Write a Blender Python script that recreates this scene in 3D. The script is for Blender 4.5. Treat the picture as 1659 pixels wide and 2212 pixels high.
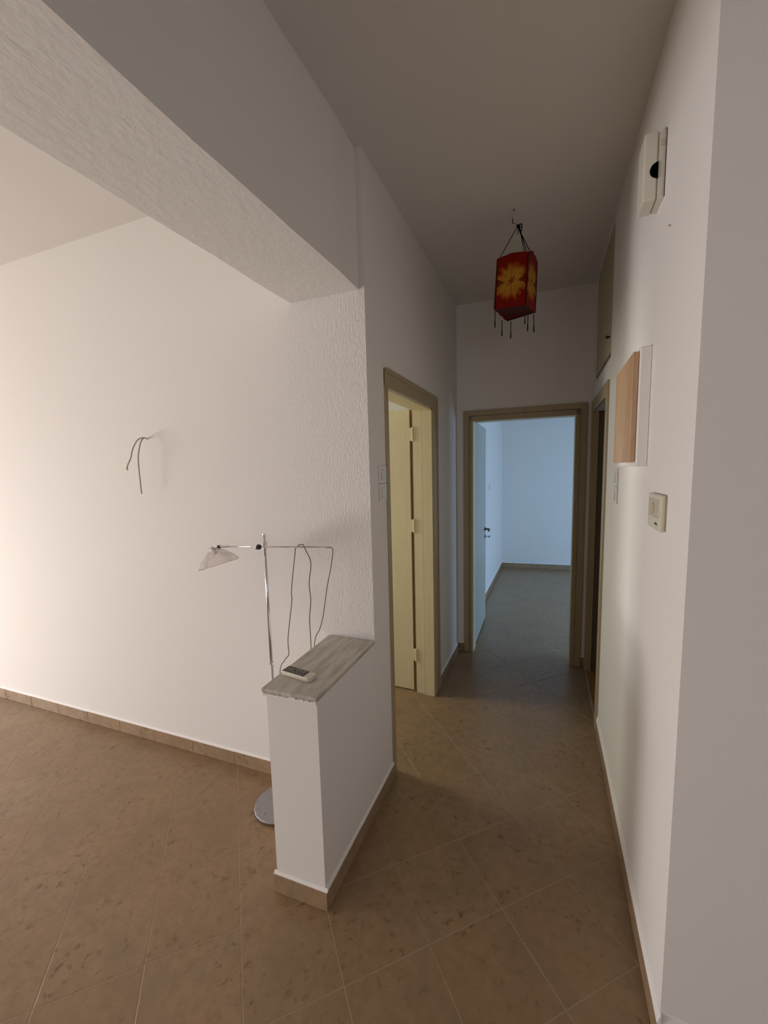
import bpy, bmesh, math, random
from mathutils import Vector, Matrix
random.seed(7)
for o in list(bpy.data.objects): bpy.data.objects.remove(o, do_unlink=True)
sc = bpy.context.scene
C = sc.collection

# ---------------------------------------------------------------- camera
cd = bpy.data.cameras.new('camera'); cam = bpy.data.objects.new('camera', cd); C.objects.link(cam)
R_ = Vector((0.92155769, 0.38740058, -0.02553846)); U_ = Vector((-0.01962094, 0.11216857, 0.99349546)); W_ = Vector((-0.38774533, 0.91506229, -0.11097097))
m = Matrix((R_, U_, -W_)).transposed().to_4x4(); m.translation = Vector((0, 0, 1.65)); cam.matrix_world = m
cd.sensor_fit = 'VERTICAL'; cd.sensor_height = 36.0; cd.sensor_width = 36.0
cd.lens = 864.9769 * 36.0 / 2212.0
cd.shift_x = 2.1 / 2212.0; cd.shift_y = 5.8 / 2212.0
cd.clip_start = 0.02
sc.camera = cam

# ---------------------------------------------------------------- world, lights, exposure
sc.view_settings.view_transform = 'Standard'; sc.view_settings.look = 'None'
sc.view_settings.gamma = 1.0; sc.view_settings.use_curve_mapping = False
sc.view_settings.exposure = 0.0
wd = bpy.data.worlds.new('sky'); sc.world = wd; wd.use_nodes = True
bg = wd.node_tree.nodes['Background']; bg.inputs[0].default_value = (0.72, 0.84, 1.0, 1); bg.inputs[1].default_value = 0.9

def area(name, loc, target, sx, sy, power, col):
    l = bpy.data.lights.new(name, 'AREA'); l.shape = 'RECTANGLE'; l.size = sx; l.size_y = sy; l.energy = power; l.color = col
    o = bpy.data.objects.new(name, l); C.objects.link(o); o.location = loc
    d = Vector(target) - Vector(loc); o.rotation_euler = d.to_track_quat('-Z', 'Y').to_euler()
    return o
area('window_light_living_low', (-5.7, -0.62, 0.30), (0, -0.10, 0.60), 0.75, 0.5, 54, (1.0, 0.93, 0.89))
area('window_light_living', (-6.40, -1.00, 0.90), (0, -1.00, 0.90), 2.6, 1.5, 108, (1.0, 0.955, 0.945))
area('window_light_rear', (1.4, -2.72, 1.5), (0.5, 2, 1.5), 1.6, 1.2, 5.5, (0.98, 0.95, 1.0))
area('window_light_bedroom', (3.1, 4.55, 1.05), (0.2, 4.75, 0.0), 1.2, 1.3, 66, (0.38, 0.64, 1.0))
area('window_light_side_room', (-3.12, 2.15, 1.5), (-1.3, 2.7, 1.1), 0.6, 1.1, 26, (1.0, 0.97, 0.82))

# ---------------------------------------------------------------- materials
def s2l(c):
    return tuple(((x / 255.0) / 12.92 if x / 255.0 <= 0.04045 else ((x / 255.0 + 0.055) / 1.055) ** 2.4) for x in c)
class MT:
    def __init__(s, name, col=(0.8, 0.8, 0.8), rough=0.6, metal=0.0, spec=0.5):
        s.m = bpy.data.materials.new(name); s.m.use_nodes = True; s.t = s.m.node_tree; s.b = s.t.nodes['Principled BSDF']
        s.b.inputs['Base Color'].default_value = (*col, 1); s.b.inputs['Roughness'].default_value = rough
        s.b.inputs['Metallic'].default_value = metal; s.b.inputs['Specular IOR Level'].default_value = spec
    def n(s, typ, **kw):
        x = s.t.nodes.new(typ)
        for k, v in kw.items():
            if k in x.inputs: x.inputs[k].default_value = v
            else: setattr(x, k, v)
        return x
    def l(s, a, b): s.t.links.new(a, b)
    def coord(s, kind='Object'): return s.n('ShaderNodeTexCoord').outputs[kind]
    def noise(s, vec, scale, detail=3.0, rough=0.5):
        x = s.n('ShaderNodeTexNoise'); x.inputs['Scale'].default_value = scale; x.inputs['Detail'].default_value = detail; x.inputs['Roughness'].default_value = rough
        s.l(vec, x.inputs['Vector']); return x.outputs['Fac']
    def mapping(s, vec, scale=(1, 1, 1), loc=(0, 0, 0), rot=(0, 0, 0)):
        x = s.n('ShaderNodeMapping'); x.inputs['Scale'].default_value = scale; x.inputs['Location'].default_value = loc; x.inputs['Rotation'].default_value = rot
        s.l(vec, x.inputs['Vector']); return x.outputs[0]
    def ramp(s, fac, stops):
        x = s.n('ShaderNodeValToRGB'); cr = x.color_ramp
        while len(cr.elements) < len(stops): cr.elements.new(0.5)
        for e, (p, c) in zip(cr.elements, stops): e.position = p; e.color = (*c, 1)
        s.l(fac, x.inputs[0]); return x.outputs[0]
    def math(s, op, a, b=None, c=None):
        x = s.n('ShaderNodeMath', operation=op)
        for i, v in enumerate((a, b, c)):
            if v is None: continue
            if isinstance(v, (int, float)): x.inputs[i].default_value = v
            else: s.l(v, x.inputs[i])
        return x.outputs[0]
    def mix(s, f, a, b, mode='MIX'):
        x = s.n('ShaderNodeMix', data_type='RGBA', blend_type=mode)
        for sock, v in ((x.inputs[0], f), (x.inputs[6], a), (x.inputs[7], b)):
            if isinstance(v, (int, float)): sock.default_value = v
            elif isinstance(v, tuple): sock.default_value = (*v, 1)
            else: s.l(v, sock)
        return x.outputs[2]
    def bump(s, h, strength, dist=0.01):
        x = s.n('ShaderNodeBump'); x.inputs['Distance'].default_value = dist
        if isinstance(strength, (int, float)): x.inputs['Strength'].default_value = strength
        else: s.l(strength, x.inputs['Strength'])
        s.l(h, x.inputs['Height']); s.l(x.outputs[0], s.b.inputs['Normal']); return x.outputs[0]
    def col(s, c): s.l(c, s.b.inputs['Base Color'])

def wall_mat(name, col, rough_mask=False, beam=False):
    M = MT(name, col, 0.75, spec=0.25)
    v = M.coord(); base = M.noise(v, 34, 4, 0.6); big = M.noise(v, 3.0, 2, 0.5)
    M.col(M.mix(M.math('MULTIPLY', big, 0.35), col, tuple(x * 0.93 for x in col)))
    if rough_mask or beam:
        sep = M.n('ShaderNodeSeparateXYZ'); M.l(v, sep.inputs[0])
        st = M.noise(M.mapping(v, (1, 1, 0.40)), 135, 3, 0.55)
        if rough_mask:
            mr = M.n('ShaderNodeMapRange', clamp=True); M.l(sep.outputs[0], mr.inputs[0])
            mr.inputs[1].default_value = -1.30; mr.inputs[2].default_value = -0.80; mr.inputs[3].default_value = 0.0; mr.inputs[4].default_value = 1.0
            g = M.n('ShaderNodeNewGeometry'); sg = M.n('ShaderNodeSeparateXYZ'); M.l(g.outputs['True Normal'], sg.inputs[0])
            facing = M.math('GREATER_THAN', M.math('MULTIPLY', sg.outputs[1], -1.0), 0.5)
            mask = M.math('MULTIPLY', mr.outputs[0], facing)
        else:
            g = M.n('ShaderNodeNewGeometry'); sg = M.n('ShaderNodeSeparateXYZ'); M.l(g.outputs['True Normal'], sg.inputs[0])
            mask = M.math('GREATER_THAN', M.math('MULTIPLY', sg.outputs[2], -1.0), 0.3)
            st = M.noise(M.mapping(v, (1, 0.6, 1)), 45, 5, 0.6)
        h = M.math('ADD', M.math('MULTIPLY', base, 0.25), M.math('MULTIPLY', M.math('MULTIPLY', st, mask), 2.2 if rough_mask else 1.3))
        M.bump(h, 0.60, 0.0030)
    else:
        M.bump(M.math('ADD', base, M.math('MULTIPLY', big, 1.5)), 0.10, 0.004)
    return M.m
WHITE = (0.80, 0.768, 0.735)
m_wall = wall_mat('white_wall_paint', WHITE)
m_wall_rough = wall_mat('white_rough_plaster', WHITE, rough_mask=True)
m_beam = wall_mat('white_beam_plaster', (0.79, 0.765, 0.735), beam=True)
m_ceil = wall_mat('ceiling_paint', (0.71, 0.675, 0.63))
m_side = wall_mat('side_room_paint', (0.80, 0.80, 0.75))
m_plaster = MT('white_plaster_edge', (0.82, 0.79, 0.76), 0.7).m

def cream(name, col, streak=0.06):
    M = MT(name, col, 0.42, spec=0.4); v = M.coord()
    n = M.noise(M.mapping(v, (6, 6, 0.7)), 6, 3)
    M.col(M.mix(n, tuple(x * (1 + streak) for x in col), tuple(x * (1 - streak * 1.6) for x in col)))
    M.bump(M.noise(v, 60, 2), 0.08, 0.003); return M.m
m_casing = cream('beige_casing_gloss_paint', (0.40, 0.315, 0.19), 0.08)
m_leaf = cream('cream_door_paint', (0.76, 0.665, 0.43))
m_leaf2 = cream('pale_door_paint', (0.42, 0.43, 0.375))
m_hatch = cream('cupboard_paint', (0.46, 0.385, 0.26))
m_rawwood = MT('raw_wood_edge', (0.42, 0.20, 0.07), 0.6).m

def tile_mat(name, base_tone):
    M = MT(name, base_tone, 0.42, spec=0.5); v = M.n('ShaderNodeNewGeometry').outputs['Position']
    oi = M.n('ShaderNodeObjectInfo').outputs['Random']
    big = M.noise(v, 4.5, 5, 0.65); mid = M.noise(v, 24, 6, 0.7); sp = M.noise(M.mapping(v, (1, 1, 1), (3, 7, 0)), 30, 4, 0.6); fine = M.noise(v, 150, 3, 0.6)
    b0 = base_tone
    c1 = M.ramp(big, [(0.34, (b0[0] * .80, b0[1] * .82, b0[2] * .80)), (0.5, b0), (0.66, (b0[0] * 1.14, b0[1] * 1.05, b0[2] * 0.96))])
    c2 = M.mix(M.ramp(mid, [(0.42, (0, 0, 0)), (0.72, (1, 1, 1))]), c1, (b0[0] * 0.74, b0[1] * 0.70, b0[2] * 0.64))
    c2 = M.mix(M.math('MULTIPLY', fine, 0.30), c2, (b0[0] * 1.18, b0[1] * 1.14, b0[2] * 1.08))
    zone = M.ramp(M.noise(M.mapping(v, (1, 1, 1), (9, 2, 4)), 5.0, 2), [(0.42, (0.15, 0.15, 0.15)), (0.62, (1, 1, 1))])
    spot = M.ramp(sp, [(0.565, (0, 0, 0)), (0.66, (1, 1, 1))])
    c3 = M.mix(M.math('MULTIPLY', M.math('MULTIPLY', spot, 0.75), zone), c2, (b0[0] * 0.40, b0[1] * 0.32, b0[2] * 0.26))
    c4 = M.mix(M.math('MULTIPLY', oi, 0.20), c3, (b0[0] * 0.88, b0[1] * 0.66, b0[2] * 0.52))
    M.col(c4); M.bump(mid, 0.16, 0.003)
    M.l(M.math('ADD', 0.20, M.math('MULTIPLY', mid, 0.25)), M.b.inputs['Roughness'])
    return M.m
TONE = (0.302, 0.207, 0.120)
m_tile = tile_mat('brown_stone_tile', TONE)
m_base = tile_mat('baseboard_tile', (0.33, 0.235, 0.15))
m_mortar = MT('pale_mortar', (0.50, 0.38, 0.26), 0.85).m
m_grout = MT('pale_grout', (0.345, 0.245, 0.155), 0.85).m

M = MT('grey_marble', (0.42, 0.38, 0.32), 0.28, spec=0.5); v = M.coord()
n1 = M.noise(M.mapping(v, (16, 2.2, 8), rot=(0, 0, 0.12)), 2.2, 6, 0.62); n2 = M.noise(M.mapping(v, (34, 4, 10), rot=(0, 0, 0.12)), 2.4, 5, 0.6)
c = M.ramp(n1, [(0.28, (0.27, 0.235, 0.20)), (0.45, (0.49, 0.45, 0.385)), (0.60, (0.66, 0.625, 0.55)), (0.78, (0.44, 0.405, 0.35))])
M.col(M.mix(M.math('MULTIPLY', n2, 0.45), c, (0.30, 0.262, 0.222))); M.bump(n2, 0.06, 0.003); m_marble = M.m

m_chrome = MT('polished_chrome', (0.72, 0.71, 0.74), 0.10, metal=1.0).m
M = MT('worn_chrome', (0.40, 0.39, 0.41), 0.25, metal=1.0); v = M.coord()
sp = M.ramp(M.noise(v, 75, 2, 0.4), [(0.66, (0.38, 0.37, 0.39)), (0.73, (0.16, 0.14, 0.14))]); M.col(sp); m_wornchrome = M.m
m_black = MT('black_plastic', (0.012, 0.011, 0.010), 0.4).m
m_darkmetal = MT('dark_door_metal', (0.05, 0.05, 0.05), 0.3, metal=0.8).m
m_cord = MT('grey_brown_cord', (0.17, 0.14, 0.115), 0.6).m
m_wire = MT('grey_wire_sheath', (0.45, 0.39, 0.33), 0.6).m
m_yellow = MT('yellow_wire_end', (0.50, 0.36, 0.13), 0.5).m
m_plastic = MT('white_switch_plastic', (0.78, 0.75, 0.71), 0.35).m
m_plastic_in = MT('white_switch_rocker', (0.74, 0.71, 0.67), 0.3).m
m_chime = MT('ivory_chime_plastic', (0.70, 0.67, 0.58), 0.4).m
m_chime2 = MT('ivory_seam', (0.50, 0.45, 0.37), 0.6).m
m_therm = MT('beige_thermostat_plastic', (0.66, 0.61, 0.47), 0.4).m
m_therm2 = MT('beige_thermostat_recess', (0.52, 0.47, 0.34), 0.5).m
m_remote = MT('off_white_remote_plastic', (0.68, 0.63, 0.53), 0.4).m
m_panel = MT('glossy_black_panel', (0.018, 0.015, 0.010), 0.15).m
m_lcd = MT('grey_lcd', (0.10, 0.095, 0.065), 0.2).m
m_key = MT('pale_button', (0.45, 0.40, 0.32), 0.4).m
m_string = MT('black_string', (0.004, 0.003, 0.003), 0.9, spec=0.1).m
m_void = MT('dull_black', (0.002, 0.002, 0.002), 1.0, spec=0.0).m
m_whitecord = MT('white_cord', (0.55, 0.52, 0.46), 0.6).m

M = MT('ribbed_glass', (0.97, 0.94, 0.92), 0.08)
M.b.inputs['Transmission Weight'].default_value = 0.92; M.b.inputs['IOR'].default_value = 1.45; m_glass = M.m

M = MT('pale_wood_board', (0.52, 0.33, 0.19), 0.5); v = M.coord()
n = M.noise(M.mapping(v, (8, 8, 0.8)), 5, 5, 0.6)
M.col(M.ramp(n, [(0.3, (0.44, 0.265, 0.145)), (0.55, (0.54, 0.345, 0.20)), (0.75, (0.60, 0.39, 0.25))])); m_board = M.m
M = MT('closet_wood', (0.35, 0.15, 0.04), 0.5); v = M.coord()
M.col(M.ramp(M.noise(M.mapping(v, (9, 1, 1)), 5, 4), [(0.3, (0.26, 0.10, 0.025)), (0.7, (0.42, 0.19, 0.06))])); m_closetwood = M.m
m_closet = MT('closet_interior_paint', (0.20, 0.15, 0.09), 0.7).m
m_brown = MT('dark_brown_stain', (0.13, 0.095, 0.055), 0.55).m

# tie-dyed lantern cloth
M = MT('tie_dyed_cloth', (0.5, 0.05, 0.01), 0.85, spec=0.1)
uv = M.n('ShaderNodeUVMap', uv_map='UVMap').outputs[0]; sep = M.n('ShaderNodeSeparateXYZ'); M.l(uv, sep.inputs[0])
u = sep.outputs[0]; w = sep.outputs[1]
r = M.math('SQRT', M.math('ADD', M.math('MULTIPLY', M.math('MULTIPLY', u, u), 0.80), M.math('MULTIPLY', M.math('MULTIPLY', w, w), 2.1)))
ang = M.math('ARCTAN2', w, u)
cx = M.n('ShaderNodeCombineXYZ'); M.l(M.math('COSINE', ang), cx.inputs[0]); M.l(M.math('SINE', ang), cx.inputs[1]); M.l(M.math('MULTIPLY', r, 0.35), cx.inputs[2])
na = M.noise(cx.outputs[0], 3.4, 3, 0.6); nb = M.noise(cx.outputs[0], 9.0, 3, 0.6)
rr = M.math('ADD', r, M.math('MULTIPLY', M.math('SUBTRACT', na, 0.5), 1.0))
c = M.ramp(rr, [(0.0, (0.18, 0.006, 0.002)), (0.10, (0.30, 0.04, 0.004)), (0.20, (0.62, 0.32, 0.04)), (0.66, (0.58, 0.27, 0.03)), (0.88, (0.42, 0.075, 0.005)), (1.0, (0.27, 0.008, 0.002))])
streak = M.ramp(nb, [(0.56, (0, 0, 0)), (0.66, (1, 1, 1))])
c = M.mix(M.math('MULTIPLY', streak, 0.75), c, (0.20, 0.012, 0.003))
horiz = M.math('LESS_THAN', M.math('ADD', M.math('ABSOLUTE', w), M.math('MULTIPLY', nb, 0.30)), M.math('MULTIPLY', M.math('ABSOLUTE', u), 0.36))
c = M.mix(M.math('MULTIPLY', horiz, 0.85), c, (0.15, 0.007, 0.002))
cen = M.math('LESS_THAN', M.math('ABSOLUTE', M.math('ADD', u, M.math('MULTIPLY', M.math('SUBTRACT', nb, 0.5), 0.05))), 0.018)
c = M.mix(M.math('MULTIPLY', cen, 0.6), c, (0.15, 0.012, 0.003))
edge = M.math('GREATER_THAN', M.math('ABSOLUTE', u), 0.90)
c = M.mix(M.math('MULTIPLY', edge, 0.8), c, (0.08, 0.003, 0.001))
M.col(c); M.b.inputs['Sheen Weight'].default_value = 0.1
tr = M.n('ShaderNodeBsdfTranslucent'); M.l(c, tr.inputs[0]); mx = M.n('ShaderNodeMixShader'); mx.inputs[0].default_value = 0.3
out = M.t.nodes['Material Output']; M.l(M.b.outputs[0], mx.inputs[1]); M.l(tr.outputs[0], mx.inputs[2]); M.l(mx.outputs[0], out.inputs[0]); m_lantern = M.m
m_lantern_in = MT('dark_red_flap', (0.045, 0.003, 0.002), 0.95).m

# ---------------------------------------------------------------- mesh helpers
def link(name, me, mat, parent=None, kind=None, smooth=False):
    o = bpy.data.objects.new(name, me); C.objects.link(o)
    if mat is not None and not me.materials: me.materials.append(mat)
    if parent is not None: o.parent = parent; o.matrix_parent_inverse = Matrix.Identity(4) if parent.type == 'EMPTY' and parent.location.length == 0 else parent.matrix_basis.inverted()
    if kind: o['kind'] = kind
    if smooth:
        for p in me.polygons: p.use_smooth = True
    return o
class B:
    """collects shapes for ONE mesh object, in world coordinates"""
    def __init__(s): s.b = bmesh.new()
    def prism(s, poly, z0, z1, bevel=0.0, seg=1):
        b = s.b; n = len(poly)
        lo = [b.verts.new((x, y, z0)) for x, y in poly]; hi = [b.verts.new((x, y, z1)) for x, y in poly]
        area2 = sum(poly[i][0] * poly[(i + 1) % n][1] - poly[(i + 1) % n][0] * poly[i][1] for i in range(n))
        fs = []
        fs.append(b.faces.new(hi if area2 > 0 else hi[::-1])); fs.append(b.faces.new(lo[::-1] if area2 > 0 else lo))
        for i in range(n):
            j = (i + 1) % n; q = [lo[i], lo[j], hi[j], hi[i]]
            fs.append(b.faces.new(q if area2 > 0 else q[::-1]))
        if bevel > 0:
            es = list({e for f in fs for e in f.edges})
            bmesh.ops.bevel(b, geom=es, offset=bevel, segments=seg, profile=0.5, affect='EDGES')
        return s
    def box(s, x0, x1, y0, y1, z0, z1, bevel=0.0, seg=1):
        return s.prism([(x0, y0), (x1, y0), (x1, y1), (x0, y1)], z0, z1, bevel, seg)
    def quadbox(s, pts8):
        b = s.b; vs = [b.verts.new(p) for p in pts8]
        for f in ((3, 2, 1, 0), (4, 5, 6, 7), (0, 1, 5, 4), (1, 2, 6, 5), (2, 3, 7, 6), (3, 0, 4, 7)): b.faces.new([vs[i] for i in f])
        return s
    def tube(s, pts, r, n=8, cap=True, closed=False):
        b = s.b; pts = [Vector(p) for p in pts]; rings = []; N = len(pts)
        up = None
        for i, p in enumerate(pts):
            t = ((pts[min(i + 1, N - 1)] - pts[max(i - 1, 0)]) if not closed else (pts[(i + 1) % N] - pts[i - 1])).normalized()
            if up is None:
                up = t.orthogonal().normalized()
            up = (up - t * up.dot(t))
            up = up.normalized() if up.length > 1e-6 else t.orthogonal().normalized()
            si = t.cross(up); rad = r[i] if isinstance(r, (list, tuple)) else r
            rings.append([b.verts.new(p + (up * math.cos(2 * math.pi * k / n) + si * math.sin(2 * math.pi * k / n)) * rad) for k in range(n)])
        M_ = N if closed else N - 1
        for i in range(M_):
            A = rings[i]; D = rings[(i + 1) % N]
            for k in range(n): b.faces.new([A[k], A[(k + 1) % n], D[(k + 1) % n], D[k]])
        if cap and not closed:
            b.faces.new(rings[0][::-1]); b.faces.new(rings[-1])
        return s
    def cyl(s, p, q, r, n=20, r2=None): return s.tube([p, q], [r, r if r2 is None else r2], n)
    def lathe(s, base, axis, prof, n=32, ribs=0, amp=0.0):
        """prof: list of (radius, height along the axis)"""
        b = s.b; base = Vector(base); ax = Vector(axis).normalized(); up = ax.orthogonal().normalized(); si = ax.cross(up); rings = []
        for (r, h) in prof:
            if r < 1e-5: rings.append([b.verts.new(base + ax * h)]); continue
            rr = []
            for k in range(n):
                a = 2 * math.pi * k / n; q = r + (amp * (1 if k % 2 else -1) if ribs and r > 0.03 else 0)
                rr.append(b.verts.new(base + ax * h + (up * math.cos(a) + si * math.sin(a)) * q))
            rings.append(rr)
        for A, D in zip(rings, rings[1:]):
            for k in range(n):
                k2 = (k + 1) % n
                if len(A) == 1 and len(D) == 1: continue
                if len(A) == 1: b.faces.new([A[0], D[k], D[k2]])
                elif len(D) == 1: b.faces.new([A[k2], A[k], D[0]])
                else: b.faces.new([A[k], D[k], D[k2], A[k2]])
        return s
    def ball(s, p, r, sc_=(1, 1, 1)):
        mt = Matrix.Translation(Vector(p)) @ Matrix.Diagonal((*[r * x for x in sc_], 1))
        bmesh.ops.create_uvsphere(s.b, u_segments=14, v_segments=8, radius=1.0, matrix=mt); return s
    def make(s, name, mat, parent=None, kind=None, smooth=False):
        bmesh.ops.recalc_face_normals(s.b, faces=s.b.faces)
        me = bpy.data.meshes.new(name); s.b.to_mesh(me); s.b.free(); return link(name, me, mat, parent, kind, smooth)
def catmull(P, k=6):
    P = [Vector(p) for p in P]; out_ = []
    Q = [P[0] * 2 - P[1]] + P + [P[-1] * 2 - P[-2]]
    for i in range(1, len(Q) - 2):
        a, b_, c_, d = Q[i - 1], Q[i], Q[i + 1], Q[i + 2]
        for j in range(k):
            t = j / k
            out_.append(0.5 * ((2 * b_) + (c_ - a) * t + (2 * a - 5 * b_ + 4 * c_ - d) * t * t + (-a + 3 * b_ - 3 * c_ + d) * t ** 3))
    out_.append(P[-1]); return out_
def empty(name, loc=(0, 0, 0), kind=None):
    o = bpy.data.objects.new(name, None); C.objects.link(o); o.location = loc; o.empty_display_size = 0.1
    if kind: o['kind'] = kind
    return o
def thing(name, label, cat, loc=(0, 0, 0), group=None):
    o = empty(name, loc); bpy.context.view_layer.update(); tag(o, label, cat, group); return o
def tag(o, label, cat, group=None):
    o['label'] = label; o['category'] = cat
    if group: o['group'] = group
    return o

# ---------------------------------------------------------------- structure
H = 2.99
XL = -0.762                                   # hall left wall face
def xr(y): return 0.312 - 0.0160 * (y - 1.185)   # hall right wall face, slightly out of true
def yb(x): return 1.655 + 0.043 * (x + 0.766)    # living room back wall face
def yf(x): return 3.472 + 0.047 * (x + 0.76)     # hall far wall face
def ybb(x): return 6.745 + 0.121 * (x + 0.75)    # bedroom back wall face

B().box(-6.6, 3.3, -2.9, 7.4, -0.12, -0.0007).make('floor', m_grout, kind='structure')
floor = bpy.data.objects['floor']
B().box(-6.6, 3.3, -2.9, 7.4, H, H + 0.12).make('ceiling', m_ceil, kind='structure')

B().prism([(-6.5, yb(-6.5)), (-0.90, yb(-0.90)), (-0.90, yb(-0.9) + 0.12), (-6.5, yb(-6.5) + 0.12)], 0, H).make('wall_back', m_wall_rough, kind='structure')
D1Y0, D1Y1, D1Z = 1.887, 2.690, 2.062
w = B(); w.prism([(-0.90, yb(-0.90)), (XL, yb(XL)), (XL, D1Y0), (-0.90, D1Y0)], 0, H)
w.box(-0.90, XL, D1Y0, D1Y1, D1Z, H); w.prism([(-0.90, D1Y1), (XL, D1Y1), (XL, yf(XL)), (-0.90, yf(-0.9))], 0, H)
w.make('wall_left', m_wall_rough, kind='structure')
# beam between hall side and living room
wv = lambda y, q: 0.0022 * math.sin(5.1 * y + q) + 0.0014 * math.sin(13.7 * y + 2 * q) + 0.0009 * math.sin(31 * y + q)
ny = 46; e0, e1 = yb(-0.787) + 0.001, yb(-1.135) + 0.001
bp_ = [(-0.790 + 0.003 * k / ny + wv(-2.8 + (e0 + 2.8) * k / ny, 0.4), -2.8 + (e0 + 2.8) * k / ny) for k in range(ny + 1)] + [(-1.135 - 0.005 * k / ny + wv(e1 - (e1 + 2.8) * k / ny, 2.1), e1 - (e1 + 2.8) * k / ny) for k in range(ny + 1)]
B().prism(bp_, 2.428, H, bevel=0.004, seg=2).make('ceiling_beam', m_beam, kind='structure')
# half-height wall
hw = B().prism([(-0.972, 1.129), (-0.759, 1.141), (XL, 1.6545), (-0.978, 1.645)], 0.0, 0.831).make('half_wall', m_wall, kind='structure')
e = B()
x = -0.984
while x < -0.760:   # ragged smear of plaster left against the front edge of the slab
    dx = random.uniform(0.004, 0.010); hh = 0.832 + random.choice([0.0, 0.001, 0.003, 0.005]) * (1.0 if x > -0.90 else 0.4)
    y0 = 1.121 + (x + 0.993) * 0.054; e.box(x, min(x + dx, -0.757), y0 - 0.0015, y0 + 0.008, 0.824, hh); x += dx
e.make('plaster_edge', m_plaster, hw)

# hall right wall with the closet and cupboard openings
K0, K1, KZ = 2.705, 3.43, 2.045; Q0, Q1, QZ0, QZ1 = 2.645, 3.39, 2.245, 2.972
TH = 0.12
w = B()
def seg(y0, y1, z0, z1): w.prism([(xr(y0), y0), (xr(y0) + TH, y0), (xr(y1) + TH, y1), (xr(y1), y1)], z0, z1)
seg(1.185, Q0, 0, H); seg(Q0, K0, 0, QZ0); seg(K0, Q1, KZ, QZ0); seg(Q0, Q1, QZ1, H); seg(Q1, K1, KZ, H); seg(K1, yf(0.28), 0, H)
w.make('wall_right', m_wall, kind='structure')
B().box(xr(1.185) + TH, 3.2, 1.185, 1.305, 0, H).make('wall_front_right', m_wall, kind='structure')
# far wall with the bedroom doorway
DX0, DX1, DZ = -0.635, 0.166, 2.045
w = B()
def segx(x0, x1, z0, z1): w.prism([(x0, yf(x0)), (x1, yf(x1)), (x1, yf(x1) + 0.12), (x0, yf(x0) + 0.12)], z0, z1)
segx(-0.90, DX0, 0, H); segx(DX1, 0.40, 0, H); segx(DX0, DX1, DZ, H)
w.make('wall_far', m_wall, kind='structure')
# closet shell behind the right wall
w = B()
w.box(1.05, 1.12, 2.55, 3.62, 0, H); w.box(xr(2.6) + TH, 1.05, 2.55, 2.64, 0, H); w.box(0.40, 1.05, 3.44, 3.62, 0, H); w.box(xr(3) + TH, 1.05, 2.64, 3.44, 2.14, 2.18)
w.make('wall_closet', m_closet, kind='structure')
# bedroom
B().box(-0.90, -0.75, yf(-0.9) + 0.12, 6.9, 0, H).make('wall_bedroom_left', m_wall, kind='structure')
B().prism([(-0.90, ybb(-0.9)), (3.2, ybb(3.2)), (3.2, ybb(3.2) + 0.12), (-0.90, ybb(-0.9) + 0.12)], 0, H).make('wall_bedroom_back', m_wall, kind='structure')
B().box(-0.75, 3.2, 6.40, 6.72, 2.50, H).make('bedroom_beam', m_wall, kind='structure')
B().box(0.40, 3.2, 3.62, 3.74, 0, H).make('wall_bedroom_front', m_wall, kind='structure')
def wall_x(name, x0, x1, y0, y1, wy0, wy1, wz0, wz1, mat=m_wall):
    w = B(); w.box(x0, x1, y0, wy0, 0, H); w.box(x0, x1, wy1, y1, 0, H); w.box(x0, x1, wy0, wy1, wz1, H)
    if wz0 > 0: w.box(x0, x1, wy0, wy1, 0, wz0)
    return w.make(name, mat, kind='structure')
wall_x('wall_bedroom_right', 3.2, 3.3, 3.74, 7.4, 3.90, 5.30, 0.10, 2.0)
wall_x('wall_living_left', -6.6, -6.5, -2.8, 1.6, -2.4, 0.5, 0.1, 2.4)
wall_x('wall_side_room_left', -3.3, -3.2, 1.72, 4.7, 1.80, 2.50, 0.9, 2.1, m_side)
B().box(-3.3, -0.90, 4.6, 4.7, 0, H).make('wall_side_room_back', m_side, kind='structure')
B().box(3.2, 3.3, -2.8, 1.305, 0, H).make('wall_room_right', m_wall, kind='structure')
w = B(); w.box(-6.5, 0.5, -2.9, -2.8, 0, H); w.box(2.3, 3.2, -2.9, -2.8, 0, H); w.box(0.5, 2.3, -2.9, -2.8, 0, 0.85); w.box(0.5, 2.3, -2.9, -2.8, 2.2, H)
w.make('wall_rear', m_wall, kind='structure')

# ---------------------------------------------------------------- floor tiles, laid diagonally
T = 0.30734; TH_ = 0.761; OA, OB = -0.902 * 1.1, 1.2801 * 1.1
ca, sa = math.cos(TH_), math.sin(TH_)
def ab(a, b): return (ca * a - sa * b, sa * a + ca * b)
def project(p):
    d = Vector(p) - cam.location; z = d.dot(W_)
    if z < 0.05: return None
    return (827.39 + 864.98 * d.dot(R_) / z, 1111.78 - 864.98 * d.dot(U_) / z)
blk = [((-6.5, yb(-6.5)), (-.9, yb(-.9)), 3), ((-.9, yb(-.9)), (XL, yb(XL)), 3), ((XL, yb(XL)), (XL, D1Y0), 3), ((XL, D1Y1), (XL, 3.47), 3), ((XL, 3.47), (DX0, 3.47), 3), ((DX1, 3.5), (.3, 3.5), 3),
       ((.312, 1.185), (.28, K0), 3), ((.28, K1), (.27, 3.5), 3), ((.312, 1.185), (3.2, 1.185), 3), ((-.972, 1.129), (-.76, 1.141), .84), ((-.76, 1.141), (-.762, 1.65), .84), ((-.972, 1.129), (-.978, 1.645), .84),
       ((-.75, 3.6), (-.75, 6.74), 3), ((-.9, 3.0), (-.9, 3.6), 3), ((-1.7, 2.70), (-.9, 2.70), 2)]
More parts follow.
